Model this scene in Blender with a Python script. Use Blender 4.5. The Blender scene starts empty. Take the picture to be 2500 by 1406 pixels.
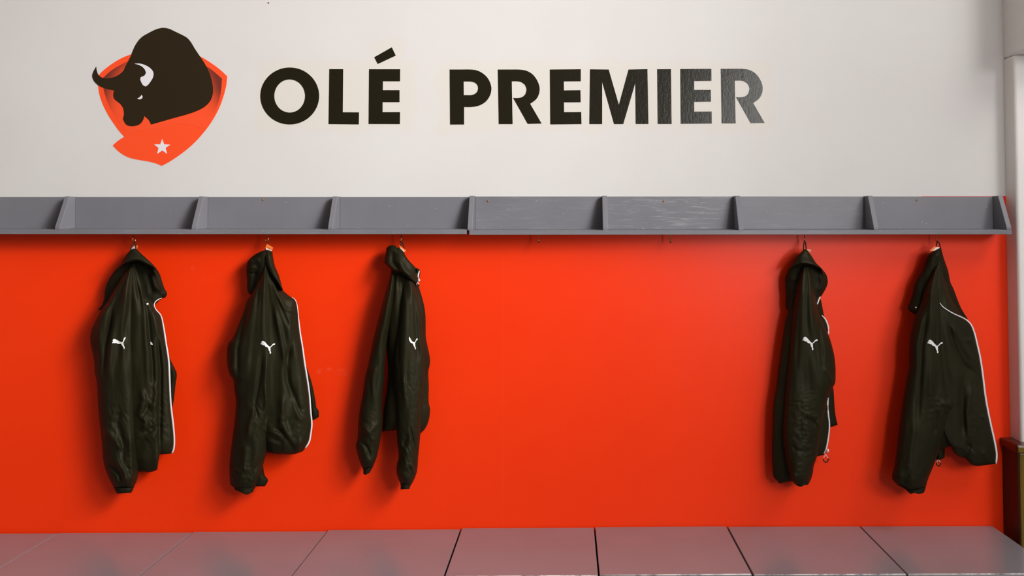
import bpy, bmesh, math, random
import numpy as np
from mathutils import Vector, Matrix

scene = bpy.context.scene
COL = scene.collection

# ------------------------------------------------------------------ camera
F_PX, VPX, VPY, PPY = 1950.0, 1385.0, 560.0, 492.0      # focal length and vanishing point in 2500x1406 pixels
PITCH = math.atan((VPY - PPY) / F_PX)
CAM = Vector((0.0, -3.0, 1.57))
cd = bpy.data.cameras.new('camera')
cd.sensor_width = 36.0
cd.lens = 36.0 * F_PX / 2500.0
cd.shift_x = -(VPX - 1250.0) / 2500.0
cd.shift_y = -(703.0 - PPY) / 2500.0
cam = bpy.data.objects.new('camera', cd)
cam.location = CAM
cam.rotation_euler = (math.radians(90) + PITCH, 0, 0)
COL.objects.link(cam)
scene.camera = cam

# ------------------------------------------------------------------ world, lights, exposure
w = bpy.data.worlds.new('world')
scene.world = w
w.use_nodes = True
w.node_tree.nodes['Background'].inputs[0].default_value = (0.92, 0.95, 1.0, 1)
w.node_tree.nodes['Background'].inputs[1].default_value = 0.09


def area(name, loc, target, sx, sy, power, col=(1, 1, 1), spread=180):
    l = bpy.data.lights.new(name, 'AREA')
    l.shape = 'RECTANGLE'
    l.size, l.size_y, l.energy, l.color = sx, sy, power, col
    l.spread = math.radians(spread)
    o = bpy.data.objects.new(name, l)
    o.location = loc
    o.rotation_euler = (Vector(target) - Vector(loc)).to_track_quat('-Z', 'Z').to_euler()
    COL.objects.link(o)
    return o


area('high_window_light', (4.6, -6.8, 4.1), (-9.0, 0, 1.0), 2.4, 2.4, 255, (1.0, 0.99, 0.975))
area('key_light', (2.0, -2.7, 3.2), (-9.0, 0, 0.9), 1.1, 1.1, 56, (1.0, 0.985, 0.965), 110)  # added lamp, spread narrowed and aimed left to brighten that side
area('left_boost_light', (2.1, -2.8, 3.1), (-4.2, 0, 1.3), 0.9, 0.9, 18, (1.0, 0.985, 0.965), 70)  # added lamp without a known source, lifts the left end of the wall
area('near_window_light', (1.65, -3.1, 2.25), (-3.0, 0, 1.2), 1.4, 1.3, 30, (1.0, 0.99, 0.975))
area('ceiling_light', (2.6, -1.9, 4.1), (-0.8, 0, 1.2), 1.8, 1.4, 62, (1.0, 0.985, 0.965))
area('camera_side_lamp', (1.45, -2.9, 1.5), (-1.5, 0, 1.5), 0.22, 0.30, 12, (1.0, 0.985, 0.97))

vs = scene.view_settings
vs.view_transform = 'Standard'
vs.look = 'None'
vs.exposure = 0.0
vs.gamma = 1.0
vs.use_curve_mapping = False


# ------------------------------------------------------------------ helpers
def P(px, py, d=0.0):
    """point of the room seen at pixel (px, py) that stands d metres in front of the back wall"""
    a = (px - VPX) / F_PX
    b = -(py - PPY) / F_PX
    c, s = math.cos(PITCH), math.sin(PITCH)
    dy, dz = c - b * s, s + b * c
    t = (-d - CAM.y) / dy
    return Vector((CAM.x + a * t, -d, CAM.z + dz * t))


def PV(px, py, d):
    a = (px - VPX) / F_PX
    b = -(py - PPY) / F_PX
    c, s = math.cos(PITCH), math.sin(PITCH)
    dy, dz = c - b * s, s + b * c
    t = (-d - CAM.y) / dy
    return np.stack([CAM.x + a * t, -d + 0 * a, CAM.z + dz * t], -1)


def srgb(r, g, b):
    f = lambda c: c / 12.92 if c <= 0.04045 else ((c + 0.055) / 1.055) ** 2.4
    return (f(r / 255), f(g / 255), f(b / 255), 1)


def tag(o, label=None, cat=None, group=None, kind=None):
    if label: o['label'] = label
    if cat: o['category'] = cat
    if group: o['group'] = group
    if kind: o['kind'] = kind
    return o


BASE = {}


def empty(name, loc):
    o = bpy.data.objects.new(name, None)
    o.empty_display_size = 0.05
    o.location = loc
    COL.objects.link(o)
    BASE[o.name] = Vector(loc)
    return o


def mesh_obj(name, verts, faces, mat, parent=None, smooth=False, origin=None):
    """one mesh object; verts in room coordinates"""
    org = Vector(origin) if origin is not None else (BASE.get(parent.name, Vector()) if parent else Vector())
    v = np.asarray([tuple(x) for x in verts], dtype=float) - np.array(org)
    me = bpy.data.meshes.new(name)
    me.from_pydata(v.tolist(), [], [tuple(int(i) for i in f) for f in faces])
    me.validate()
    me.update()
    if smooth:
        me.polygons.foreach_set('use_smooth', [True] * len(me.polygons))
    for m in (mat if isinstance(mat, (list, tuple)) else [mat]):
        me.materials.append(m)
    o = bpy.data.objects.new(name, me)
    COL.objects.link(o)
    BASE[o.name] = org
    if parent is not None:
        o.parent = parent
        o.location = org - BASE[parent.name]
    else:
        o.location = org
    return o


def box_vf(x0, x1, y0, y1, z0, z1):
    v = [(x0, y0, z0), (x1, y0, z0), (x1, y1, z0), (x0, y1, z0), (x0, y0, z1), (x1, y0, z1), (x1, y1, z1), (x0, y1, z1)]
    f = [(0, 3, 2, 1), (4, 5, 6, 7), (0, 1, 5, 4), (1, 2, 6, 5), (2, 3, 7, 6), (3, 0, 4, 7)]
    return v, f


def bevel(o, width=0.0015, seg=2):
    m = o.modifiers.new('bevel', 'BEVEL')
    m.width = width
    m.segments = seg
    m.limit_method = 'ANGLE'
    return o


def hexa(name, c8, mat, parent=None, bw=0.0012):
    f = [(0, 3, 2, 1), (4, 5, 6, 7), (0, 1, 5, 4), (1, 2, 6, 5), (2, 3, 7, 6), (3, 0, 4, 7)]
    o = mesh_obj(name, c8, f, mat, parent)
    bm = bmesh.new(); bm.from_mesh(o.data)
    bmesh.ops.recalc_face_normals(bm, faces=bm.faces)
    bm.to_mesh(o.data); bm.free()
    if bw: bevel(o, bw)
    return o


def box(name, x0, x1, y0, y1, z0, z1, mat, parent=None, bw=0.0012):
    v, f = box_vf(x0, x1, y0, y1, z0, z1)
    o = mesh_obj(name, v, f, mat, parent)
    if bw: bevel(o, bw)
    return o


def spline(pts, closed=False, sharp=48, sub=5):
    """Catmull-Rom through the points; turns sharper than `sharp` degrees stay corners"""
    p = np.array(pts, float)
    n = len(p)
    tan = np.zeros_like(p)
    for i in range(n):
        if not closed and i in (0, n - 1):
            tan[i] = (p[1] - p[0]) if i == 0 else (p[-1] - p[-2])
            continue
        a, b = p[i] - p[i - 1], p[(i + 1) % n] - p[i]
        ca = np.dot(a, b) / (np.linalg.norm(a) * np.linalg.norm(b) + 1e-9)
        tan[i] = np.nan if math.degrees(math.acos(max(-1, min(1, ca)))) > sharp else (a / np.linalg.norm(a) + b / np.linalg.norm(b)) / 2
    out = []
    for i in range(n if closed else n - 1):
        p0, p1 = p[i], p[(i + 1) % n]
        L = np.linalg.norm(p1 - p0)
        ch = (p1 - p0)
        def tg(t):
            if np.isnan(t[0]): return ch
            nn = np.linalg.norm(t)
            return t / nn * L if nn > 1e-9 else ch
        t0, t1 = tg(tan[i]), tg(tan[(i + 1) % n])
        for k in range(sub):
            t = k / sub
            h = (2 * t**3 - 3 * t**2 + 1, t**3 - 2 * t**2 + t, -2 * t**3 + 3 * t**2, t**3 - t**2)
            out.append(h[0] * p0 + h[1] * t0 + h[2] * p1 + h[3] * t1)
    if not closed: out.append(p[-1])
    return np.array(out)


def resample(poly, n):
    p = np.array(poly, float)
    s = np.concatenate([[0], np.cumsum(np.linalg.norm(np.diff(p, axis=0), axis=1))])
    t = np.linspace(0, s[-1], n)
    return np.stack([np.interp(t, s, p[:, 0]), np.interp(t, s, p[:, 1])], -1)


def fill2d(loops, maxlen=None):
    """triangulated flat shape with holes; returns verts2d, tris, loops as vertex indices"""
    bm = bmesh.new()
    idx = []
    edges = []
    for lp in loops:
        vs_ = [bm.verts.new((x, y, 0)) for x, y in lp]
        edges += [bm.edges.new((vs_[i], vs_[(i + 1) % len(vs_)])) for i in range(len(vs_))]
        idx.append(vs_)
    bmesh.ops.triangle_fill(bm, use_beauty=True, use_dissolve=False, edges=edges)
    if maxlen:
        for _ in range(6):
            long = [e for e in bm.edges if e.calc_length() > maxlen]
            if not long: break
            bmesh.ops.subdivide_edges(bm, edges=long, cuts=1)
            bmesh.ops.triangulate(bm, faces=bm.faces)
    bm.verts.index_update()
    v = np.array([(a.co.x, a.co.y) for a in bm.verts])
    f = []
    for a in bm.faces:
        ids = [x.index for x in a.verts]
        q = v[ids]
        ar = sum(q[i - 1][0] * q[i][1] - q[i][0] * q[i - 1][1] for i in range(len(q)))
        f.append(ids if ar < 0 else ids[::-1])       # pixel y runs down: facing the camera
    be = [(e.verts[0].index, e.verts[1].index) for e in bm.edges if len(e.link_faces) == 1]
    bm.free()
    return v, f, be


def plate(name, loops, d0, d1, mat, parent, maxlen=None):
    """thin plate on the wall from pixel outlines, from distance d0 to d1 in front of it"""
    v, f, be = fill2d(loops, maxlen)
    n = len(v)
    V = [P(x, y, d1) for x, y in v] + [P(x, y, d0) for x, y in v]
    Fc = list(f) + [(a, b, b + n, a + n) for a, b in be]
    return mesh_obj(name, V, Fc, mat, parent)


def tube_vf(pts, r, seg=8, flat=1.0, closed=False):
    p = np.array([tuple(q) for q in pts], float)
    n = len(p)
    rr = np.full(n, r) if np.isscalar(r) else np.array(r, float)
    V, Fc = [], []
    for i in range(n):
        a = p[(i - 1) % n] if (closed or i > 0) else p[i]
        b = p[(i + 1) % n] if (closed or i < n - 1) else p[i]
        t = Vector(b - a).normalized()
        up = Vector((0, -1, 0))
        s = t.cross(up)
        if s.length < 1e-3: s = t.cross(Vector((1, 0, 0)))
        s.normalize()
        q = s.cross(t).normalized()
        for k in range(seg):
            an = 2 * math.pi * k / seg
            V.append(Vector(p[i]) + s * math.cos(an) * rr[i] + q * math.sin(an) * rr[i] * flat)
    for i in range(n if closed else n - 1):
        j = (i + 1) % n
        for k in range(seg):
            Fc.append((i * seg + k, i * seg + (k + 1) % seg, j * seg + (k + 1) % seg, j * seg + k))
    if not closed:
        Fc.append(tuple(range(seg))[::-1])
        Fc.append(tuple((n - 1) * seg + k for k in range(seg)))
    return V, Fc


def fix_normals(o):
    bm = bmesh.new(); bm.from_mesh(o.data)
    bmesh.ops.recalc_face_normals(bm, faces=bm.faces)
    bm.to_mesh(o.data); bm.free()
    return o


def tube(name, pts, r, mat, parent=None, seg=8, flat=1.0, closed=False):
    v, f = tube_vf(pts, r, seg, flat, closed)
    return fix_normals(mesh_obj(name, v, f, mat, parent, smooth=True))


# ------------------------------------------------------------------ materials
def new_mat(name):
    m = bpy.data.materials.new(name)
    m.use_nodes = True
    nt = m.node_tree
    return m, nt, nt.nodes['Principled BSDF']


def noise(nt, scale, detail=3, rough=0.5, stretch=(1, 1, 1), coord='Object', distort=0.0):
    tc = nt.nodes.new('ShaderNodeTexCoord')
    mp = nt.nodes.new('ShaderNodeMapping')
    mp.inputs['Scale'].default_value = stretch
    nz = nt.nodes.new('ShaderNodeTexNoise')
    nz.inputs['Scale'].default_value = scale
    nz.inputs['Detail'].default_value = detail
    nz.inputs['Roughness'].default_value = rough
    nz.inputs['Distortion'].default_value = distort
    nt.links.new(tc.outputs[coord], mp.inputs[0])
    nt.links.new(mp.outputs[0], nz.inputs['Vector'])
    return nz.outputs[0]


def ramp(nt, src, stops):
    r = nt.nodes.new('ShaderNodeValToRGB')
    while len(r.color_ramp.elements) < len(stops): r.color_ramp.elements.new(0.5)
    for e, (p, c) in zip(r.color_ramp.elements, stops):
        e.position = p
        e.color = c if len(c) == 4 else (*c, 1)
    nt.links.new(src, r.inputs[0])
    return r.outputs[0]


def mixc(nt, fac, a, b, mode='MIX'):
    m = nt.nodes.new('ShaderNodeMix')
    m.data_type = 'RGBA'
    m.blend_type = mode
    for sock, v in ((m.inputs[0], fac), (m.inputs[6], a), (m.inputs[7], b)):
        if hasattr(v, 'links'): nt.links.new(v, sock)
        else: sock.default_value = v
    return m.outputs[2]


def mth(nt, op, a, b=0.0, c=None):
    m = nt.nodes.new('ShaderNodeMath')
    m.operation = op
    for i, v in enumerate((a, b, c)):
        if v is None: continue
        if hasattr(v, 'links'): nt.links.new(v, m.inputs[i])
        else: m.inputs[i].default_value = v
    return m.outputs[0]


def bump(nt, bsdf, src, strength, dist):
    b = nt.nodes.new('ShaderNodeBump')
    b.inputs['Strength'].default_value = strength
    b.inputs['Distance'].default_value = dist
    nt.links.new(src, b.inputs['Height'])
    nt.links.new(b.outputs[0], bsdf.inputs['Normal'])
    return b


def smooth_range(nt, src, a, b):
    m = nt.nodes.new('ShaderNodeMapRange')
    m.interpolation_type = 'SMOOTHSTEP'
    nt.links.new(src, m.inputs[0])
    m.inputs[1].default_value, m.inputs[2].default_value = a, b
    return m.outputs[0]


def simple(name, col, rough=0.5, spec=0.5, metal=0.0, var=0.0, nscale=30, stretch=(1, 1, 1), bstr=0.0, bscale=60, bdist=0.001):
    m, nt, b = new_mat(name)
    b.inputs['Roughness'].default_value = rough
    b.inputs['Specular IOR Level'].default_value = spec
    b.inputs['Metallic'].default_value = metal
    if var:
        n = noise(nt, nscale, 4, 0.55, stretch)
        lo = tuple(c * (1 - var) for c in col[:3]) + (1,)
        hi = tuple(min(1, c * (1 + var)) for c in col[:3]) + (1,)
        nt.links.new(ramp(nt, n, [(0.3, lo), (0.7, hi)]), b.inputs['Base Color'])
    else:
        b.inputs['Base Color'].default_value = col
    if bstr:
        bump(nt, b, noise(nt, bscale, 4, 0.6, stretch), bstr, bdist)
    return m


# white upper wall paint, with the cream touch-up patch round the lettering
def make_white():
    m, nt, b = new_mat('white_wall_paint')
    tc = nt.nodes.new('ShaderNodeTexCoord')
    sp = nt.nodes.new('ShaderNodeSeparateXYZ')
    nt.links.new(tc.outputs['Object'], sp.inputs[0])
    wob = mth(nt, 'MULTIPLY', mth(nt, 'SUBTRACT', noise(nt, 9, 3), 0.5), 0.10)
    X = mth(nt, 'ADD', sp.outputs[0], wob)
    Z = mth(nt, 'ADD', sp.outputs[2], wob)
    x0, x1 = P(630, 240).x, P(1885, 240).x
    z0, z1 = P(1200, 318).z, P(1200, 150).z
    def boxm(xa, xb, za, zb, s):
        q = mth(nt, 'MULTIPLY', smooth_range(nt, X, xa - s, xa + s), smooth_range(nt, X, xb + s, xb - s))
        q2 = mth(nt, 'MULTIPLY', smooth_range(nt, Z, za - s, za + s), smooth_range(nt, Z, zb + s, zb - s))
        return mth(nt, 'MULTIPLY', q, q2)
    gap = boxm(P(1010, 240).x, P(1075, 240).x, z0 - 0.1, z1 + 0.2, 0.02)
    mask = mth(nt, 'MULTIPLY', boxm(x0, x1, z0, z1, 0.028), mth(nt, 'SUBTRACT', 1.0, mth(nt, 'MULTIPLY', gap, 0.8)))
    acc = boxm(P(900, 150).x, P(985, 150).x, P(940, 165).z, P(940, 105).z, 0.02)
    mask = mth(nt, 'MAXIMUM', mask, acc)
    n = noise(nt, 2.2, 3, 0.5)
    basec = ramp(nt, n, [(0.35, (0.615, 0.588, 0.577, 1)), (0.65, (0.64, 0.618, 0.601, 1))])
    col = mixc(nt, mth(nt, 'MULTIPLY', mask, 0.55), basec, (0.64, 0.588, 0.515, 1))
    nt.links.new(col, b.inputs['Base Color'])
    b.inputs['Roughness'].default_value = 0.62
    b.inputs['Specular IOR Level'].default_value = 0.3
    bump(nt, b, noise(nt, 130, 4, 0.6), 0.12, 0.001)
    return m


def make_red():
    m, nt, b = new_mat('red_wall_paint')
    n = noise(nt, 1.6, 4, 0.55, (1, 1, 1.4))
    base = ramp(nt, n, [(0.3, (0.90, 0.036, 0.002, 1)), (0.7, (0.94, 0.041, 0.0025, 1))])
    sc = noise(nt, 7, 6, 0.7, (1, 1, 1))
    scm = ramp(nt, sc, [(0.71, (0, 0, 0, 1)), (0.78, (1, 1, 1, 1))])
    fine = ramp(nt, noise(nt, 70, 3, 0.6), [(0.5, (0, 0, 0, 1)), (0.65, (1, 1, 1, 1))])
    fac = mth(nt, 'MULTIPLY', mth(nt, 'MULTIPLY', scm, fine), 0.35)
    tc = nt.nodes.new('ShaderNodeTexCoord')
    sp = nt.nodes.new('ShaderNodeSeparateXYZ')
    nt.links.new(tc.outputs['Object'], sp.inputs[0])
    X, Z = sp.outputs[0], sp.outputs[2]
    for px, str_ in ((1227, 0.07), (601, 0.05), (1540, 0.03)):          # faint board joints
        ln = mth(nt, 'MULTIPLY', mth(nt, 'LESS_THAN', mth(nt, 'ABSOLUTE', mth(nt, 'SUBTRACT', X, P(px, 900).x)), 0.0009), str_)
        fac = mth(nt, 'ADD', fac, ln)
    smn = ramp(nt, noise(nt, 42, 4, 0.6), [(0.42, (0, 0, 0, 1)), (0.62, (1, 1, 1, 1))])
    for px, py, rx, rz in ((804, 902, 9, 6), (836, 910, 16, 11), (776, 906, 10, 10), (600, 700, 6, 16), (470, 655, 7, 10)):   # scuffs
        c = P(px, py)
        q = mth(nt, 'ADD', mth(nt, 'POWER', mth(nt, 'DIVIDE', mth(nt, 'SUBTRACT', X, c.x), rx / 650), 2.0), mth(nt, 'POWER', mth(nt, 'DIVIDE', mth(nt, 'SUBTRACT', Z, c.z), rz / 650), 2.0))
        fac = mth(nt, 'ADD', fac, mth(nt, 'MULTIPLY', mth(nt, 'MULTIPLY', smooth_range(nt, q, 1.0, 0.2), smn), 0.22))
    nt.links.new(mixc(nt, fac, base, (0.85, 0.17, 0.10, 1)), b.inputs['Base Color'])
    b.inputs['Roughness'].default_value = 0.40
    b.inputs['Specular IOR Level'].default_value = 0.24
    nn = mth(nt, 'ADD', noise(nt, 150, 3, 0.6, (0.35, 1, 1)), mth(nt, 'MULTIPLY', noise(nt, 12, 3, 0.5, (0.4, 1, 1.6)), 1.2))
    bump(nt, b, nn, 0.16, 0.0012)
    return m


def make_grey(name, brushy=0.0, rough=0.4, col=(0.172, 0.170, 0.188)):
    m, nt, b = new_mat(name)
    n = noise(nt, 5, 4, 0.55)
    base = ramp(nt, n, [(0.3, tuple(c * 0.94 for c in col) + (1,)), (0.7, tuple(c * 1.05 for c in col) + (1,))])
    if brushy:
        s1 = noise(nt, 16, 5, 0.65, (0.5, 1, 4.5), distort=1.2)
        s2 = noise(nt, 9, 3, 0.6, (1, 1, 1.5), distort=0.8)
        f = mth(nt, 'MULTIPLY', ramp(nt, s1, [(0.5, (0, 0, 0, 1)), (0.68, (1, 1, 1, 1))]), ramp(nt, s2, [(0.38, (0.25, 0.25, 0.25, 1)), (0.62, (1, 1, 1, 1))]))
        base = mixc(nt, mth(nt, 'MULTIPLY', f, brushy), base, (0.36, 0.35, 0.37, 1))
    chip = noise(nt, 130, 2, 0.4)
    cm = ramp(nt, chip, [(0.775, (0, 0, 0, 1)), (0.79, (1, 1, 1, 1))])
    nt.links.new(mixc(nt, mth(nt, 'MULTIPLY', cm, 0.7), base, (0.6, 0.6, 0.6, 1)), b.inputs['Base Color'])
    b.inputs['Roughness'].default_value = rough
    b.inputs['Specular IOR Level'].default_value = 0.28
    bump(nt, b, noise(nt, 90, 4, 0.6, (0.3, 1, 1)), 0.10, 0.001)
    return m


def make_bench(name='bench_grey_gloss'):
    m, nt, b = new_mat(name)
    n = noise(nt, 4, 4, 0.55)
    base = ramp(nt, n, [(0.3, (0.225, 0.212, 0.228, 1)), (0.7, (0.245, 0.232, 0.248, 1))])
    sc = ramp(nt, noise(nt, 20, 3, 0.5, (0.25, 1.6, 1), distort=0.5), [(0.76, (0, 0, 0, 1)), (0.78, (1, 1, 1, 1))])
    base = mixc(nt, mth(nt, 'MULTIPLY', sc, 0.35), base, (0.10, 0.08, 0.08, 1))
    nt.links.new(base, b.inputs['Base Color'])
    b.inputs['Roughness'].default_value = 0.18
    b.inputs['Specular IOR Level'].default_value = 0.95
    bump(nt, b, noise(nt, 60, 3, 0.6, (1, 0.4, 1)), 0.05, 0.001)
    return m


def make_worn_edge():
    m, nt, b = new_mat('worn_bench_edge')
    f = ramp(nt, noise(nt, 18, 5, 0.7, (1, 1, 1)), [(0.40, (0, 0, 0, 1)), (0.56, (1, 1, 1, 1))])
    nt.links.new(mixc(nt, f, (0.17, 0.165, 0.18, 1), (0.72, 0.69, 0.66, 1)), b.inputs['Base Color'])
    b.inputs['Roughness'].default_value = 0.4
    return m


def make_fabric(name, k=1.0, rough=0.55):
    m, nt, b = new_mat(name)
    n = noise(nt, 7, 3, 0.5)
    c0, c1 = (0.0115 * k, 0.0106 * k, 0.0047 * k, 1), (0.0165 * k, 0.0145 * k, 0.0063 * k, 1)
    nt.links.new(ramp(nt, n, [(0.3, c0), (0.7, c1)]), b.inputs['Base Color'])
    b.inputs['Roughness'].default_value = rough
    b.inputs['Specular IOR Level'].default_value = 0.14
    b.inputs['Specular Tint'].default_value = (1.0, 0.93, 0.75, 1)
    cr = noise(nt, 26, 5, 0.62, (1, 1, 0.55), distort=0.9)
    bump(nt, b, cr, 0.22, 0.004)
    return m


def make_vinyl(name, col, rough=0.3, bs=0.25, spec=0.3):
    m, nt, b = new_mat(name)
    b.inputs['Base Color'].default_value = col
    b.inputs['Roughness'].default_value = rough
    b.inputs['Specular IOR Level'].default_value = spec
    nn = mth(nt, 'ADD', noise(nt, 130, 4, 0.65, (1, 1, 0.4)), mth(nt, 'MULTIPLY', noise(nt, 45, 3, 0.5), 0.7))
    bump(nt, b, nn, bs, 0.002)
    return m


def make_wood(name, dark, light, rough=0.35):
    m, nt, b = new_mat(name)
    g = noise(nt, 9, 5, 0.6, (9, 9, 0.6), distort=0.6)
    nt.links.new(ramp(nt, g, [(0.3, dark), (0.7, light)]), b.inputs['Base Color'])
    b.inputs['Roughness'].default_value = rough
    b.inputs['Specular IOR Level'].default_value = 0.5
    bump(nt, b, g, 0.1, 0.001)
    return m


M = dict(
    white=make_white(), red=make_red(),
    plaster=simple('plaster_white', (0.78, 0.745, 0.72, 1), 0.7, 0.3, var=0.03, nscale=4, bstr=0.15, bscale=60),
    grey=make_grey('shelf_grey'), brushed=make_grey('shelf_grey_brushed', 0.75), semi=make_grey('shelf_grey_patchy', 0.2),
    bench=make_bench(), worn=make_worn_edge(),
    dark=simple('dark_under_bench', (0.012, 0.010, 0.009, 1), 0.8, 0.2, var=0.2),
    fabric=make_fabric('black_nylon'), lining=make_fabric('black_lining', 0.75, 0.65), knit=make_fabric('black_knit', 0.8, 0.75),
    cord=simple('black_cord', (0.012, 0.010, 0.008, 1), 0.7, 0.3, var=0.2, nscale=300),
    zip=simple('white_zip_tape', (0.72, 0.69, 0.70, 1), 0.5, 0.4, var=0.04, nscale=200, bstr=0.2, bscale=500),
    print=simple('white_print', (0.74, 0.72, 0.71, 1), 0.45, 0.4, var=0.02, nscale=100),
    brass=simple('brass_hook', (0.42, 0.28, 0.13, 1), 0.22, 0.5, 1.0, var=0.15, nscale=90),
    steel=simple('steel_slider', (0.6, 0.58, 0.56, 1), 0.25, 0.5, 1.0, var=0.08, nscale=90),
    rust=simple('rusty_screw', (0.26, 0.13, 0.04, 1), 0.55, 0.4, 0.4, var=0.4, nscale=500),
    tag_o=simple('orange_card', (0.86, 0.20, 0.03, 1), 0.5, 0.4, var=0.05, nscale=200),
    tag_w=simple('white_card', (0.78, 0.68, 0.66, 1), 0.5, 0.4, var=0.08, nscale=400),
    tag_ink=simple('card_ink', (0.30, 0.10, 0.08, 1), 0.5, 0.4, var=0.1, nscale=400),
    black=make_vinyl('black_vinyl', (0.0130, 0.0105, 0.0045, 1), 0.22, 0.26, 0.4),
    bull=make_vinyl('black_crest_print', (0.0235, 0.0145, 0.0060, 1), 0.6, 0.08, 0.12),
    orange=make_vinyl('orange_crest_print', (0.90, 0.075, 0.017, 1), 0.5, 0.05),
    crest_w=make_vinyl('white_crest_print', (0.72, 0.69, 0.72, 1), 0.5, 0.05),
    wood=make_wood('mahogany', (0.020, 0.0055, 0.0022, 1), (0.034, 0.0095, 0.0036, 1), 0.4),
    cap=make_wood('mahogany_cap', (0.045, 0.009, 0.004, 1), (0.075, 0.016, 0.007, 1), 0.22),
    wood_lit=make_wood('lit_dado_wood', (0.10, 0.058, 0.003, 1), (0.18, 0.108, 0.006, 1), 0.3),  # dado wood with the lit tone of its front face put into the colour
    floor=simple('floor_vinyl', (0.22, 0.20, 0.18, 1), 0.4, 0.4, var=0.1, nscale=3, bstr=0.05),
)

# ------------------------------------------------------------------ the room
XR = P(2452, 300).x                      # corner with the right wall
ZP = P(1250, 484).z                    # paint line between white and red, behind the shelf top
XL, ZC = -4.2, 4.3

XM = P(2250, 480).x                      # right of here the red paint runs a little higher, above the shelf
ZQ, XW = P(2350, 478.6).z, XR + 0.05
v = [(XL, 0, 0), (XM, 0, 0), (XM, 0, ZP), (XL, 0, ZP), (XM, 0, ZC), (XL, 0, ZC), (XW, 0, 0), (XW, 0, ZQ), (XM, 0, ZQ), (XW, 0, ZC),
     (XL, 0.12, 0), (XW, 0.12, 0), (XW, 0.12, ZC), (XL, 0.12, ZC)]
f = [(0, 1, 2, 3), (1, 6, 7, 8, 2), (3, 2, 8, 4, 5), (8, 7, 9, 4), (11, 10, 13, 12)]
wall = mesh_obj('wall_back', v, f, [M['red'], M['white']])
wall.data.polygons[2].material_index = wall.data.polygons[3].material_index = 1
tag(wall, 'back wall painted red below and white above the shelf', kind='structure')
tag(box('floor', XL, 6.5, -11.5, 0.12, -0.1, 0.0, M['floor'], bw=0), 'floor of the changing room', kind='structure')
tag(box('ceiling', XL, 6.5, -11.5, 0.12, ZC, ZC + 0.1, M['plaster'], bw=0), 'white ceiling above the wall', kind='structure')
tag(box('wall_left', XL - 0.1, XL, -11.5, 0.12, 0, ZC, M['floor'], bw=0), 'plain left wall outside the view', kind='structure')

# right wall: a short return, then an opening whose plastered jamb faces the room
ZH = P(2490, 133, 0.074).z
DJ = 0.074


def right_wall():
    bm = bmesh.new()
    def bx(x0, x1, y0, y1, z0, z1):
        vv, ff = box_vf(x0, x1, y0, y1, z0, z1)
        bv = [bm.verts.new(a) for a in vv]
        return [bm.faces.new([bv[i] for i in q]) for q in ff]
    bx(XR, XR + 0.35, -DJ, 0.12, 0, ZH)
    bx(XR, XR + 0.35, -0.22, 0.12, ZH, ZC)
    me = bpy.data.meshes.new('wall_right')
    bm.to_mesh(me); bm.free()
    me.materials.append(M['plaster'])
    o = bpy.data.objects.new('wall_right', me)
    COL.objects.link(o)
    BASE[o.name] = Vector()
    bevel(o, 0.012, 4)
    return o


tag(right_wall(), 'white plastered return wall with an opening at right', kind='structure')

# dark wood dado wrapping the return below the plaster
trim = empty('trim_1', P(2447, 1300, 0.0) * 1)
tag(trim, 'dark mahogany dado panel below the white plaster at right edge', kind='structure')
XD = P(2447, 1150).x
ZT = P(2452, 1066).z
DD = 0.105
box('panel', XD, XR + 0.33, -DD, -0.0005, 0.0, ZT - 0.028, M['wood'], trim, 0.004)
box('rail', XD - 0.009, XR + 0.34, -DD - 0.012, -0.0005, ZT - 0.030, ZT, M['cap'], trim, 0.007)
box('post', XD + 0.004, XD + 0.034, -DD - 0.006, -DD + 0.004, 0.0, ZT - 0.031, M['wood_lit'], trim, 0.003)
box('post', XD + 0.037, XD + 0.30, -DD - 0.012, -DD + 0.004, 0.0, ZT - 0.031, M['wood_lit'], trim, 0.003)
box('moulding', XD - 0.006, XR + 0.34, -DD - 0.0165, -DD - 0.010, ZT - 0.026, ZT - 0.006, M['wood_lit'], trim, 0.002)
nail_p = P(656, 7, 0)
nb = tube('nail', [nail_p + Vector((0, 0.002, 0)), nail_p + Vector((0, -0.002, 0))], 0.0028, M['rust'], wall)
mp = P(586, 640, 0)
tube('screw', [mp + Vector((0, 0.002, 0)), mp + Vector((0, -0.001, 0))], 0.0016, M['steel'], wall)

# ------------------------------------------------------------------ hat shelves
SD, ST = 0.100, 0.004


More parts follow.
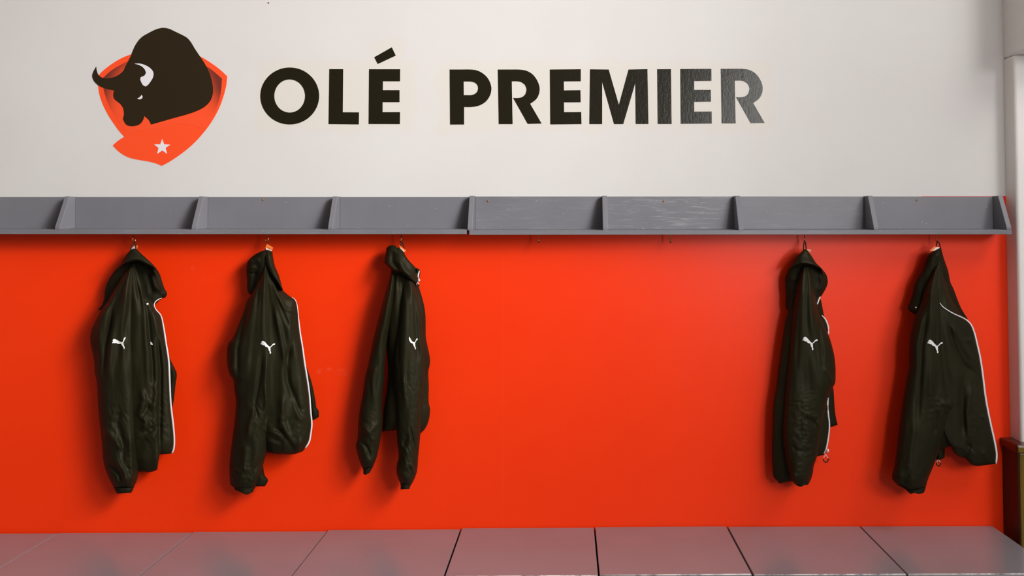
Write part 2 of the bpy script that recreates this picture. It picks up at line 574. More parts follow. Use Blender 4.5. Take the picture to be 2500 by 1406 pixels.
def shelf(name, label, x_start, x_end, divs, py_bot_l, py_bot_r, mats, hooks, py_top, screws, end_start=None):
    """divs: pixel x of each divider's left side at its foot on the wall"""
    xs, xe = x_start, x_end
    root = empty(name, (0.5 * (xs + xe), 0.0, P(1385, py_bot_l).z))
    tag(root, label, 'shelf', 'grey hat shelves on the wall')
    th = 0.0165
    tilt = 0.0055
    zl = P(1385, py_bot_l, SD).z
    zr = P(1385, py_bot_r, SD).z
    c8 = [(xs, -SD - ST, zl), (xe, -SD - ST, zr), (xe, -0.0005, zr + tilt), (xs, -0.0005, zl + tilt),
          (xs, -SD - ST, zl + th), (xe, -SD - ST, zr + th), (xe, -0.0005, zr + th + tilt), (xs, -0.0005, zl + th + tilt)]
    hexa('shelf_board', c8, M['semi'], root, 0.0015)
    zt = P(1385, py_top).z
    zof = lambda x: zl + (zr - zl) * (x - xs) / (xe - xs)
    T = 0.0180
    ed = []
    for (xw, kind) in divs:
        zb = zof(xw) + th
        d = empty('tmp', (0, 0, 0)); bpy.data.objects.remove(d)
        # side profile: straight lip at the foot, then slanting back to the top
        prof = [(0.0005, zb + tilt), (SD, zb), (SD, zb + 0.009), (0.046, zt + 0.0012), (0.0005, zt + 0.0012)]
        V = [(xw, -a, b) for a, b in prof] + [(xw + T, -a, b) for a, b in prof]
        n = len(prof)
        Fc = [tuple(range(n)), tuple(range(n, 2 * n))[::-1]] + [(i, i + n, (i + 1) % n + n, (i + 1) % n) for i in range(n)]
        o = fix_normals(mesh_obj('divider', V, Fc, M[kind], root))
        bevel(o, 0.0015)
        ed.append(xw)
    for i, mk in enumerate(mats):
        xa, xb = ed[i] + T + 0.0003, ed[i + 1] - 0.0003
        box('back_panel', xa, xb, -0.0105, -0.0005, min(zof(xa), zof(xb)) + th + tilt - 0.0015, zt, M[mk], root, 0.001)
    for (sx, sy) in screws:
        p = P(sx, sy, 0.0105)
        tube('screw', [p + Vector((0, 0.001, 0)), p + Vector((0, -0.0012, 0))], [0.0045, 0.0036], M['rust'], root, 10)
    for (hx, ang, dd) in hooks:
        p = P(hx, 572, dd)
        zh = zof(p.x) + tilt * (1 - dd / SD) + 0.0005
        prof = [(0, 0.004), (0, -0.002), (0.0008, -0.009), (0.0042, -0.016), (0.0052, -0.023), (0.0018, -0.0315), (-0.0035, -0.0325), (-0.0072, -0.028), (-0.0085, -0.0215)]
        q = spline(prof, sub=4)
        ca, sa = math.cos(math.radians(ang)), math.sin(math.radians(ang))
        pts = [Vector((p.x + a * ca, p.y - a * sa, zh + b)) for a, b in q]
        h = tube('coat_hook', pts, 0.0017, M['brass'], root, 8)
        pl = tube('hook_collar', [Vector((p.x, p.y, zh + 0.001)), Vector((p.x, p.y, zh - 0.0025))], [0.0042, 0.003], M['brass'], h, 10)
    return root


wx = lambda px: P(px, 520).x
xw = lambda fx: CAM.x + (wx(fx) - CAM.x) / 1.0345      # front pixel at the foot -> wall x
divL = [(xw(-531.5), 'grey'), (xw(-199), 'grey'), (xw(134.4), 'grey'), (xw(468), 'grey'), (xw(801), 'grey'), (xw(1141) - 0.0186, 'grey')]
divR = [(xw(1141.5), 'grey'), (xw(1472), 'grey'), (xw(1803), 'grey'), (xw(2132.8), 'grey'), (xw(2456.8), 'grey')]
shelf('hat_shelf', 'long grey divided hat shelf on the left, above three of the jackets', divL[0][0], xw(1139.3), divL[:5] + [], 571.6, 571.8,
      ['grey', 'grey', 'grey', 'grey'], [(0 - 2, 60, 0.07), (327, 100, 0.068), (653, 25, 0.066), (979, 60, 0.062)], 481.2, [(642, 488)])
# the last bay of the left unit closes against the right unit's end panel
lroot = bpy.data.objects['hat_shelf']
zt_ = P(1385, 481.2).z
box('back_panel', divL[4][0] + 0.0183, xw(1139.3), -0.0105, -0.0005, P(1385, 571.7, SD).z + 0.0165 + 0.0055 - 0.0015, zt_, M['grey'], lroot, 0.001)
shelf('hat_shelf', 'grey divided hat shelf on the right, above the two right-hand jackets and two empty hooks', xw(1146), xw(2468), divR, 573.6, 572.2,
      ['semi', 'brushed', 'semi', 'grey'], [(1315, 250, 0.06), (1637, 255, 0.06), (1964, 100, 0.05), (2286.5, 265, 0.055)], 479.8, [(1191, 491), (1620, 491), (2238, 489)])

# ------------------------------------------------------------------ benches
BD = 0.417


def bench(name, label, panels, legs):
    xs = [P(a, 1290).x for a, _, _, _ in panels]
    xe = [P(b, 1290).x for _, b, _, _ in panels]
    root = empty(name, (0.5 * (xs[0] + xe[-1]), -BD / 2, 0.0))
    tag(root, label, 'bench', 'grey slab benches along the wall')
    zmin = 9
    for (a, b, ya, yb) in panels:
        p0, p1 = P(a, ya, 0.006), P(b, yb, 0.006)
        x0, x1, z0, z1 = P(a, 1290).x, P(b, 1290).x, p0.z, p1.z
        t = 0.030
        zmin = min(zmin, z0 - t, z1 - t)
        y0, y1 = -BD, -0.006
        c8 = [(x0, y0, z0 - t), (x1, y0, z1 - t), (x1, y1, z1 - t), (x0, y1, z0 - t), (x0, y0, z0), (x1, y0, z1), (x1, y1, z1), (x0, y1, z0)]
        s = hexa('seat_panel', c8, M['bench'], root, 0.002)
        e = 0.0035
        tube('worn_edge', [(x0 + 0.004, y0 + 0.0015, z0 - 0.0012), (x1 - 0.004, y0 + 0.0015, z1 - 0.0012)], 0.0021, M['worn'], s, 8)
    box('front_rail', xs[0] + 0.002, xe[-1] - 0.002, -BD + 0.012, -BD + 0.034, zmin - 0.095, zmin - 0.0008, M['bench'], root)
    box('back_rail', xs[0] + 0.002, xe[-1] - 0.002, -0.03, -0.008, zmin - 0.095, zmin - 0.0008, M['dark'], root)
    box('support_shelf', xs[0] + 0.002, xe[-1] - 0.002, -BD + 0.034, -0.03, zmin - 0.03, zmin - 0.018, M['dark'], root)
    for lx in legs:
        x = P(lx, 1290).x
        for y in (-BD + 0.013, -0.052):
            box('leg', x - 0.02, x + 0.02, y, y + 0.04, 0.0, zmin - 0.0952, M['bench'], root)
    return root


bench('changing_bench', 'glossy grey bench of narrow-gapped seat panels, left half, below three jackets',
      [(-505, -182, 1304, 1303), (-178, 143, 1303, 1301.5), (146, 471, 1300.5, 1299.5), (475, 799.5, 1298, 1296.5), (803, 1124, 1293.5, 1291.5)], [-480, 20, 560, 1100])
bench('changing_bench', 'glossy grey bench of wide-gapped seat panels, right half, reaching the wooden dado',
      [(1128.5, 1449.5, 1289, 1287.5), (1453, 1772, 1286.5, 1284.5), (1776.5, 2096.5, 1285.5, 1284.5), (2100, 2421, 1284.5, 1283.5)], [1150, 1500, 1900, 2395])

# ------------------------------------------------------------------ wall lettering
C1 = lambda pts: [(600 + x / 3.846, 80 + y / 3.846) for x, y in pts]
C2 = lambda pts, dx=0, dy=0: [(1250 + (x + dx) / 3.846, 80 + (y + dy) / 3.846) for x, y in pts]
ell = lambda cx, cy, rx, ry, n=64: [(cx + rx * math.cos(2 * math.pi * i / n), cy + ry * math.sin(2 * math.pi * i / n)) for i in range(n)]
R_ = [(1961, 338), (2080, 338), (2170, 339), (2225, 348), (2280, 377), (2325, 430), (2350, 490), (2354, 525), (2345, 575), (2320, 618), (2265, 660), (2372, 845), (2242, 848),
      (2105, 604), (2150, 605), (2190, 596), (2220, 570), (2231, 525), (2215, 480), (2180, 456), (2150, 449), (2092, 449), (2100, 850), (1970, 850)]
P_o = [(1915, 345), (2020, 345), (2110, 345), (2165, 352), (2225, 380), (2275, 430), (2303, 495), (2307, 525), (2295, 585), (2255, 645), (2200, 680), (2150, 693), (2110, 697), (2050, 697), (2050, 861), (1919, 861)]
P_i = [(2046, 457), (2080, 457), (2115, 458), (2150, 468), (2174, 490), (2182, 520), (2174, 553), (2150, 574), (2115, 585), (2080, 585), (2047, 585)]
sp = lambda pts: spline(pts, True, 35, 4)
letters = [
    [ell(707.4, 234.2, 71.8, 69.5), ell(707.3, 234.3, 37.6, 40.4)],
    [C1([(785, 341), (915, 341), (911, 746), (1064, 747), (1062, 860), (778, 857)])],
    [C1([(1158, 342), (1450, 342), (1449, 455), (1288, 455), (1287, 539), (1444, 539), (1444, 651), (1285, 651), (1285, 745), (1449, 745), (1447, 857), (1154, 856)])],
    [C1(sp(P_o)), C1(sp(P_i))],
    [C2(sp(R_), -2094, 7)],
    [C2([(356, 345), (646, 342), (646, 455), (487, 456), (488, 541), (643, 539), (645, 652), (488, 653), (489, 745), (650, 744), (653, 857), (360, 860)])],
    [C2([(733, 343), (908, 345), (1004, 677), (1095, 345), (1272, 341), (1281, 856), (1162, 856), (1158, 472), (1045, 857), (959, 857), (847, 460), (847, 857), (727, 857)])],
    [C2([(1364, 342), (1493, 341), (1499, 856), (1369, 856)])],
    [C2([(1581, 340), (1872, 338), (1873, 451), (1711, 453), (1711, 536), (1868, 536), (1868, 646), (1711, 648), (1711, 740), (1875, 739), (1876, 852), (1585, 854)])],
    [C2(sp(R_))],
]
sign = empty('wall_lettering', P(1250, 304, 0))
tag(sign, 'large black capital lettering of two words on the white wall', 'lettering')
for lp in letters:
    plate('letter', lp, 0.0, 0.0012, M['black'], sign)
plate('accent', [C1([(1207, 229), (1371, 136), (1409, 214), (1240, 293)])], 0.0, 0.0012, M['black'], sign)

# ------------------------------------------------------------------ crest
K = lambda pts: [(200 + x / 3.8, 50 + y / 3.8) for x, y in pts]
shield = [(460, 312), (380, 343), (300, 388), (220, 446), (158, 508), (148, 560), (150, 610), (162, 685), (192, 775), (240, 872), (300, 965), (348, 1030), (392, 1079),
          (335, 1115), (285, 1160), (330, 1207), (390, 1250), (450, 1276), (530, 1294), (620, 1309), (690, 1328), (742, 1349), (800, 1318), (900, 1253), (1000, 1175),
          (1100, 1075), (1200, 945), (1270, 820), (1315, 700), (1340, 600), (1349, 518), (1285, 458), (1195, 392), (1095, 332), (900, 262), (700, 245), (560, 280)]
field = [(425, 380), (340, 422), (265, 470), (196, 532), (200, 630), (222, 712), (262, 810), (312, 892), (372, 977), (435, 1052), (520, 1018), (700, 1010), (900, 960), (1150, 1000),
         (1200, 945), (1228, 860), (1268, 760), (1290, 660), (1300, 540), (1240, 487), (1150, 422), (900, 330), (640, 320)]
bull = [(745, 68), (800, 74), (870, 105), (930, 134), (975, 160), (1005, 192), (1050, 265), (1095, 332), (1140, 400), (1180, 480), (1205, 560), (1217, 640), (1210, 700), (1185, 755),
        (1130, 807), (1050, 846), (970, 873), (850, 906), (642, 966), (620, 925), (580, 887), (567, 925), (545, 955), (515, 973), (430, 977), (402, 957), (379, 912), (387, 888), (389, 855),
        (380, 810), (355, 775), (300, 727), (290, 695), (297, 650), (200, 625), (150, 600), (112, 562), (96, 520), (100, 490), (115, 457), (133, 427), (137, 462), (155, 505), (195, 533),
        (280, 530), (330, 510), (385, 464), (400, 430), (430, 375), (455, 325), (470, 285), (500, 222), (550, 158), (620, 115), (680, 85)]
horn = [(487, 400), (540, 400), (600, 420), (640, 448), (663, 483), (660, 525), (640, 562), (615, 595), (592, 612), (570, 602), (550, 572), (540, 543), (547, 525), (580, 510), (595, 485), (580, 450), (545, 420)]
eye = [(513, 724), (537, 710), (553, 690), (563, 705), (560, 720), (545, 730), (525, 730)]
star = [(744, 1098), (762, 1148), (820, 1152), (776, 1182), (791, 1238), (745, 1205), (697, 1238), (711, 1182), (668, 1150), (727, 1148)]
crest = empty('wall_crest', P(395, 404, 0))
tag(crest, 'orange shield crest with a black bull and white star on the white wall', 'logo')
k5 = lambda pts, s=40: K(spline(pts, True, s, 4))
plate('shield', [k5(shield)], 0.0, 0.0005, M['orange'], crest)
# printed colour blend of the crest's field, kept as a colour attribute
fm, fnt, fb = new_mat('crest_field_print')
at = fnt.nodes.new('ShaderNodeVertexColor'); at.layer_name = 'print'
fnt.links.new(at.outputs[0], fb.inputs['Base Color'])
fb.inputs['Roughness'].default_value = 0.5
fo = plate('shield_field', [k5(field)], 0.0005, 0.0009, fm, crest, 9)
fv, ff_, fe_ = fill2d([k5(field)], 9)
rim = np.array(k5(field))
ca = fo.data.color_attributes.new('print', 'FLOAT_COLOR', 'POINT')
org_c, dk_c = np.array([0.90, 0.075, 0.017]), np.array([0.150, 0.022, 0.011])
nv = len(fv)
for i in range(len(fo.data.vertices)):
    x, y = fv[i % nv]
    cx, cy = (x - 200) * 3.8, (y - 50) * 3.8
    r = math.hypot((cx - 740) / 560, (cy - 700) / 480)
    a = max(0.0, min(1.0, (r - 0.66) / 0.34))
    lo = max(0.0, min(1.0, (cy - 640) / 350)) if cx < 740 else max(0.0, min(1.0, (cy - 620) / 300))
    a *= 1 - lo ** 1.3
    a = a * a * (3 - 2 * a)
    c = org_c * (1 - a) + dk_c * a
    ca.data[i].color = (*c, 1)
plate('bull', [k5(bull, 42)], 0.0005, 0.0014, M['bull'], crest)
tag(plate('horn', [k5(horn)], 0.0014, 0.0018, M['crest_w'], crest), 'white horn')
tag(plate('eye', [k5(eye)], 0.0014, 0.0018, M['crest_w'], crest), 'white eye')
plate('star', [K(star)], 0.0005, 0.0010, M['crest_w'], crest)

# ------------------------------------------------------------------ jackets
_rng = np.random.RandomState(7)
_perm = _rng.permutation(512)
_grad = _rng.uniform(0, 2 * math.pi, 512)


def perlin(x, y, seed=0):
    xi, yi = np.floor(x).astype(int), np.floor(y).astype(int)
    xf, yf = x - xi, y - yi
    def g(ix, iy, dx, dy):
        h = _grad[(_perm[(ix + seed * 17) % 512] + iy * 31 + seed * 7) % 512]
        return np.cos(h) * dx + np.sin(h) * dy
    u, v_ = xf**3 * (xf * (xf * 6 - 15) + 10), yf**3 * (yf * (yf * 6 - 15) + 10)
    a = g(xi, yi, xf, yf) * (1 - u) + g(xi + 1, yi, xf - 1, yf) * u
    b = g(xi, yi + 1, xf, yf - 1) * (1 - u) + g(xi + 1, yi + 1, xf - 1, yf - 1) * u
    return a * (1 - v_) + b * v_


def stroke_field(x, y, strokes):
    """ridges (+) and creases (-): strokes are (points, width px, height m)"""
    out = np.zeros_like(x)
    for pts, wd, amp in strokes:
        best = np.full_like(x, 1e9)
        L = len(pts) - 1
        tt = np.zeros_like(x)
        for k in range(L):
            ax, ay = pts[k]; bx_, by_ = pts[k + 1]
            dx, dy = bx_ - ax, by_ - ay
            t = np.clip(((x - ax) * dx + (y - ay) * dy) / (dx * dx + dy * dy + 1e-9), 0, 1)
            dist = np.hypot(x - ax - t * dx, y - ay - t * dy)
            m = dist < best
            best = np.where(m, dist, best)
            tt = np.where(m, (k + t) / L, tt)
        fade = np.clip(np.minimum(tt, 1 - tt) * 5 + 0.15, 0, 1)
        out += amp * fade * np.exp(-(best / wd) ** 2)
    return out


class Jacket:
    def __init__(self, label, x, y, seed):
        self.root = empty('hooded_jacket', P(x, y, 0.07))
        tag(self.root, label, 'jacket', 'black hooded jackets on hooks')
        self.seed = seed
        self.surf = []

    def part(self, name, left, right, top=None, bottom=None, base=(0.07, 0.07), T=0.05, Tb=0.03, mat='fabric', n=90, m=56, pw=2.2,
             strokes=(), fan=None, noise_amp=0.004, crinkle=(), e0=0.12, e1=0.06, emin=0.35, parent=None, label=None):
        L = resample(spline(left, sharp=65, sub=4), n)
        R = resample(spline(right, sharp=65, sub=4), n)
        Tp = resample(spline(top, sharp=50, sub=4) if top else [left[0], right[0]], m)
        B = resample(spline(bottom, sharp=50, sub=4) if bottom else [left[-1], right[-1]], m)
        t = np.linspace(0, 1, n)[:, None]
        u = (0.5 - 0.5 * np.cos(np.linspace(0, math.pi, m)))[None, :]
        Tu = np.stack([np.interp(u[0], np.linspace(0, 1, m), Tp[:, k]) for k in (0, 1)], -1)[None]
        Bu = np.stack([np.interp(u[0], np.linspace(0, 1, m), B[:, k]) for k in (0, 1)], -1)[None]
        t3, u3 = t[..., None], u[..., None]
        C = (1 - t3) * Tu + t3 * Bu + (1 - u3) * L[:, None] + u3 * R[:, None] - (
            (1 - u3) * (1 - t3) * L[0] + u3 * (1 - t3) * R[0] + (1 - u3) * t3 * L[-1] + u3 * t3 * R[-1])
        x, y = C[..., 0], C[..., 1]
        s = 2 * u - 1
        prof = np.power(np.clip(1 - np.abs(s) ** pw, 0, 1), 0.55) + 0 * t
        e = np.minimum(1, emin + (1 - emin) * np.sqrt(np.clip(t / e0, 0, 1))) * np.minimum(1, emin + (1 - emin) * np.sqrt(np.clip((1 - t) / e1, 0, 1)))
        b = base[0] + (base[1] - base[0]) * t
        edge = np.clip((1 - np.abs(s)) * 5, 0, 1)
        fo = np.zeros_like(x)
        fo += noise_amp * 1.3 * perlin(x / 22 + self.seed * 3.1, y / 110 + 5, self.seed)
        fo += noise_amp * 0.35 * perlin(x / 11 + self.seed, y / 45 + 9, self.seed + 3)
        if fan:
            ax, ay, fr, amp, r0, r1 = fan
            ang = np.arctan2(x - ax, np.maximum(y - ay, 1))
            rr = np.hypot(x - ax, y - ay)
            ph = ang * fr * 0.8 + 2.5 * perlin(x / 60, y / 160, self.seed + 5) + self.seed
            wv = 0.8 * np.arcsin(0.96 * np.sin(ph)) + 0.22 * np.sin(ph * 2.1 + 1.7 * self.seed)
            fo += amp * wv * np.clip(rr / r0, 0, 1) * np.clip((r1 - rr) / (0.5 * r1), 0, 1)
        for (cx, cy, rx, ry, amp, ang) in crinkle:
            ca_, sa_ = math.cos(math.radians(ang)), math.sin(math.radians(ang))
            X, Y = (x * ca_ + y * sa_), (-x * sa_ + y * ca_)
            rg = 1 - 2.2 * np.abs(perlin(X / 26 + self.seed, Y / 11, self.seed + 8) + 0.5 * perlin(X / 13, Y / 6, self.seed + 11))
            fo += amp * rg * np.exp(-((x - cx) / rx) ** 2 - ((y - cy) / ry) ** 2)
        fo += stroke_field(x, y, strokes)
        front = b + T * prof * e + fo * edge
        back = np.maximum(b - Tb * prof * e, 0.006)
        front = np.maximum(front, back + 0.002)
        VF = PV(x, y, front).reshape(-1, 3)
        ub = slice(1, m - 1)
        VB = PV(x[:, ub], y[:, ub], back[:, ub]).reshape(-1, 3)
        N0 = n * m
        mb = m - 2
        fi = lambda i, j: i * m + j
        bi = lambda i, j: N0 + i * mb + (j - 1) if 0 < j < m - 1 else i * m + j
        Fc = [(fi(i, j), fi(i + 1, j), fi(i + 1, j + 1), fi(i, j + 1)) for i in range(n - 1) for j in range(m - 1)]
        Fc += [(bi(i, j), bi(i, j + 1), bi(i + 1, j + 1), bi(i + 1, j)) for i in range(n - 1) for j in range(m - 1)]
        for i in (0, n - 1):                                    # hem and top edge
            for j in range(m - 1):
                q = [fi(i, j), fi(i, j + 1), bi(i, j + 1), bi(i, j)]
                if i == n - 1: q = q[::-1]
                q2 = []
                for a in q:
                    if a not in q2: q2.append(a)
                if len(q2) > 2: Fc.append(tuple(q2))
        o = mesh_obj(name, np.concatenate([VF, VB]), Fc, M[mat], parent or self.root, smooth=True)
        if label: o['label'] = label
        self.surf.append((x.ravel(), y.ravel(), front.ravel()))
        return o

    def depth(self, px, py, parts=None):
        best = None
        for k, (x, y, d) in enumerate(self.surf):
            if parts is not None and k not in parts: continue
            q = (x - px) ** 2 + (y - py) ** 2
            near = np.argsort(q)[:6]
            if q[near[0]] > 30: continue
            wgt = 1 / (q[near] + 0.3)
            z = float((d[near] * wgt).sum() / wgt.sum())
            best = z if best is None else max(best, z)
        return 0.08 if best is None else best

    def zip(self, pts, width=4.5, name='zip_tape', lift=0.003, parent=None, taper=True, flat=0.4, mat='zip'):
        q = resample(spline(pts, sharp=70, sub=4), max(8, int(len(pts) * 7)))
        dz = np.array([self.depth(a, b) for a, b in q])
        k = np.ones(5) / 5
        dz = np.convolve(np.pad(dz, 2, 'edge'), k, 'valid') + lift
        V = [P(a, b, c) for (a, b), c in zip(q, dz)]
        n = len(V)
        r = np.full(n, width * 0.5 / 650)
        r *= np.interp(np.linspace(0, 1, n), [0, 0.12, 0.3, 1], [0.42, 0.6, 1, 1]) if len(pts) > 9 else 1.0
        if taper:
            for i in range(3):
                r[i] *= 0.6 + 0.13 * i; r[n - 1 - i] *= 0.6 + 0.13 * i
        return tube(name, V, r, M[mat], parent or self.root, 8, flat)

    def logo(self, pts, off=0.0022):
        v, f, be = fill2d([spline(pts, True, 60, 3)], 4.0)
        d = np.array([self.depth(a, b) for a, b in v]) + off
        n = len(v)
        V = [P(a, b, c) for (a, b), c in zip(v, d)] + [P(a, b, c - off * 1.3) for (a, b), c in zip(v, d)]
        o = mesh_obj('chest_logo', V, list(f) + [(a, b, b + n, a + n) for a, b in be], M['print'], self.root)
        o['label'] = 'white leaping cat emblem'
        return o

    def dot(self, px, py, r, name='snap'):
        d = self.depth(px, py)
        p, q = P(px, py, d - 0.002), P(px, py, d + 0.0025)
        return tube(name, [p, q], r / 650, M['print'], self.root, 10)

    def patch(self, name, pts, mat, off=0.003):
        dd = max(self.depth(a, b) for a, b in pts)
        V = [P(a, b, dd + off) for a, b in pts] + [P(a, b, dd - 0.001) for a, b in pts]
        n = len(pts)
        return fix_normals(mesh_obj(name, V, [tuple(range(n)), tuple(range(n, 2 * n))[::-1]] + [(i, (i + 1) % n, (i + 1) % n + n, i + n) for i in range(n)], M[mat], self.root))

    def loop(self, pts, d):
        q = spline(pts, sharp=80, sub=5)
        dz = np.interp(np.linspace(0, 1, len(q)), np.linspace(0, 1, len(d)), d)
        return tube('hanging_loop', [P(a, b, c) for (a, b), c in zip(q, dz)], 0.0021, M['cord'], self.root, 8)

    def swing_tag(self, quad, strip, d, ink=None, flip=False):
        def card(name, pts, d0, d1, mat, par):
            n = len(pts)
            V = [P(a, b, d1) for a, b in pts] + [P(a, b, d0) for a, b in pts]
            return fix_normals(mesh_obj(name, V, [tuple(range(n)), tuple(range(n, 2 * n))[::-1]] + [(i, (i + 1) % n, (i + 1) % n + n, i + n) for i in range(n)], M[mat], par))
        t = card('swing_tag', quad, d, d + 0.0012, 'tag_o', self.root)
        t['label'] = 'orange card tag'
        if strip: card('white_strip', strip, d + 0.0012, d + 0.0018, 'tag_w', t)
        for q in (ink or []): card('ink_line', q, d + 0.0018, d + 0.0022, 'tag_ink', t)
        return t

    def puller(self, x, y, s=1.0, d=None, rot=0):
        d = self.depth(x, y) + 0.006 if d is None else d
        ca_, sa_ = math.cos(rot), math.sin(rot)
        tr = lambda pts: [P(x + (a * ca_ - b * sa_) * s, y + (a * sa_ + b * ca_) * s, d) for a, b in pts]
        sl = tube('zip_slider', tr([(4.5, -13), (5.5, -9), (4.5, -5)]), [0.003, 0.0042, 0.003], M['print'], self.root, 10, 0.7)
        tube('slider_ring', tr([(1, -2), (4, -3.5), (6.5, -3.5)]), 0.0013, M['steel'], sl, 8)
        c = tube('pull_cord', tr(list(spline([(-6, 10), (-3.5, 5), (0, 0), (1, 2), (3.5, 6), (6, 9.5)], sub=4))), 0.0011, M['zip'], self.root, 8)
        g = tube('pull_grip', tr(list(spline([(-6.2, 10), (-5.5, 14.5), (-2, 18.5), (1, 20), (4.5, 17), (6.2, 12), (6.2, 9.5)], sub=4))), 0.0020, M['cord'], c, 8)
        g['label'] = 'black rubber loop of the zip pull'
        return c


S_ = lambda x0, y0, k, pts: [(x0 + a / k, y0 + b / k) for a, b in pts]
CAT = S_(1950, 810, 25.56, [(265, 390), (310, 345), (375, 300), (430, 315), (540, 400), (640, 520), (740, 620), (830, 685), (880, 665), (940, 600), (1010, 520), (1080, 475), (1140, 460), (1185, 495), (1160, 545), (1100, 570),
                            (1040, 585), (960, 670), (875, 740), (885, 850), (875, 960), (905, 1020), (910, 1100), (860, 1150), (815, 1110), (820, 1020), (770, 930), (735, 830), (710, 760), (660, 715), (570, 690), (500, 620), (470, 580),
                            (400, 590), (340, 550), (300, 520), (265, 545), (228, 510), (250, 460), (300, 455), (360, 480), (375, 465), (300, 430)])
CAT1 = S_(265, 812, 28.12, [(350, 430), (470, 450), (560, 490), (700, 570), (820, 635), (930, 645), (985, 600), (1020, 500), (1050, 400), (1100, 330), (1150, 300), (1185, 340), (1160, 400), (1100, 490), (1060, 600), (1015, 690),
                            (1030, 790), (1050, 870), (1090, 960), (1105, 1070), (1075, 1115), (1040, 1090), (1035, 1000), (960, 930), (890, 830), (850, 775), (780, 765), (690, 775), (600, 755), (515, 690), (430, 735), (340, 700),
                            (285, 740), (247, 680), (280, 630), (340, 610), (275, 560), (310, 470)])
CAT3 = S_(985, 812, 28.12, [(390, 275), (420, 300), (500, 440), (580, 560), (660, 630), (740, 650), (800, 615), (840, 540), (870, 440), (940, 392), (995, 440), (940, 510), (890, 540), (850, 640), (800, 710), (810, 800), (805, 900),
                            (840, 1000), (855, 1090), (830, 1160), (790, 1120), (775, 1020), (710, 930), (660, 800), (610, 735), (530, 710), (460, 650), (430, 570), (360, 500), (390, 470), (370, 400)])
move = lambda pts, dx, dy, s=1.0: [(1977 + (x - 1977) * s + dx, 838 + (y - 838) * s + dy) for x, y in pts]

# ---- first jacket from the left
J = Jacket('black hooded jacket on the leftmost hook, emblem beside its long hanging sleeve', 327, 1207, 1)
J.part('hood', [(320, 611), (312, 617), (294, 645), (277, 665), (261, 692), (256, 710), (254, 729), (249, 744), (239, 756)],
       [(333, 607.5), (349, 623), (366, 638.5), (381, 654), (390, 669), (396, 688), (402, 705), (408, 717), (404, 726)],
       top=[(320, 611), (327, 607), (333, 607.5)], bottom=[(239, 756), (255, 760), (320, 762), (372, 748), (395, 729), (404, 726)],
       base=(0.062, 0.045), T=0.03, Tb=0.03, mat='lining', noise_amp=0.006, strokes=[([(372, 665), (378, 690), (390, 715)], 9, 0.014), ([(385, 700), (402, 720)], 5, 0.006), ([(360, 660), (372, 720)], 6, -0.008)])
J.part('torso', [(321, 640), (303, 668), (283, 700), (262, 740), (250, 790), (248, 860), (252, 950), (265, 1050), (300, 1135)],
       [(330, 640), (341, 668), (350, 692), (359, 722), (373, 735), (376, 745), (381, 756), (393, 770), (397.5, 792), (405, 838), (411, 879), (413.5, 928), (416, 984), (422, 1037), (425, 1069), (423.5, 1097), (419, 1107)],
       bottom=[(300, 1135), (337, 1151), (349, 1151.5), (366, 1153), (384, 1147), (387, 1125), (389, 1109), (397, 1109), (419, 1107)],
       base=(0.075, 0.065), T=0.05, Tb=0.045, fan=(325, 630, 26, 0.0055, 90, 520), n=130, m=80,
       strokes=[([(341, 680), (352, 760), (358, 860), (362, 950)], 7, 0.012), ([(347, 700), (362, 780), (372, 880), (375, 960)], 4, -0.008), ([(385, 820), (392, 900), (391, 1000), (389, 1108)], 5, -0.016),
                ([(345, 950), (352, 975), (342, 1010), (356, 1030), (348, 1060)], 7, 0.012), ([(344, 1020), (356, 1000), (366, 985)], 4, -0.008), ([(372, 930), (382, 960), (374, 1010)], 6, 0.009),
                ([(342, 1060), (370, 1050), (385, 1040)], 5, -0.009), ([(360, 1075), (380, 1060)], 8, 0.008), ([(396, 840), (407, 840)], 2, -0.004)],
       crinkle=[(362, 1020, 35, 60, 0.006, 35), (405, 1010, 20, 90, 0.003, 20)])
J.part('sleeve', [(317, 652), (300, 674), (276, 715), (259, 741), (245, 760), (232, 785), (223.5, 804), (220, 821), (222, 845), (228, 869), (231, 900), (231.5, 911), (235, 925), (237, 940), (240, 1001), (248, 1073), (254, 1134), (265, 1165), (278, 1191)],
       [(327, 650), (328, 700), (329, 760), (330, 830), (331, 900), (332, 960), (333, 1030), (336, 1100), (338, 1140), (337, 1163), (326, 1192)],
       base=(0.088, 0.085), T=0.062, Tb=0.05, fan=(325, 630, 30, 0.005, 80, 700), n=150, m=70, e1=0.04,
       strokes=[([(300, 690), (272, 760), (258, 850), (252, 930)], 6, -0.013), ([(312, 690), (300, 780), (300, 880)], 7, 0.008), ([(262, 745), (243, 800), (240, 880)], 6, 0.006), ([(282, 760), (272, 840), (262, 920)], 7, 0.007),
                ([(324, 700), (327, 850), (329, 1000)], 4, -0.008), ([(296, 1000), (286, 1030), (300, 1080), (302, 1130)], 9, -0.010), ([(252, 1045), (280, 1075), (300, 1100)], 7, 0.010), ([(262, 1130), (285, 1150), (300, 1185)], 6, -0.010),
                ([(285, 1125), (302, 1150), (312, 1180)], 7, 0.011), ([(318, 1060), (322, 1180)], 6, 0.008)],
       crinkle=[(300, 1150, 40, 60, 0.005, 50), (285, 1010, 40, 50, 0.003, 60)])
J.part('cuff', [(278, 1189), (281, 1197), (286, 1205)], [(326.5, 1189), (324, 1197), (320, 1203)], base=(0.09, 0.09), T=0.034, Tb=0.03, mat='knit', n=14, m=40, strokes=[([(284, 1198), (322, 1196)], 2, 0.003)])
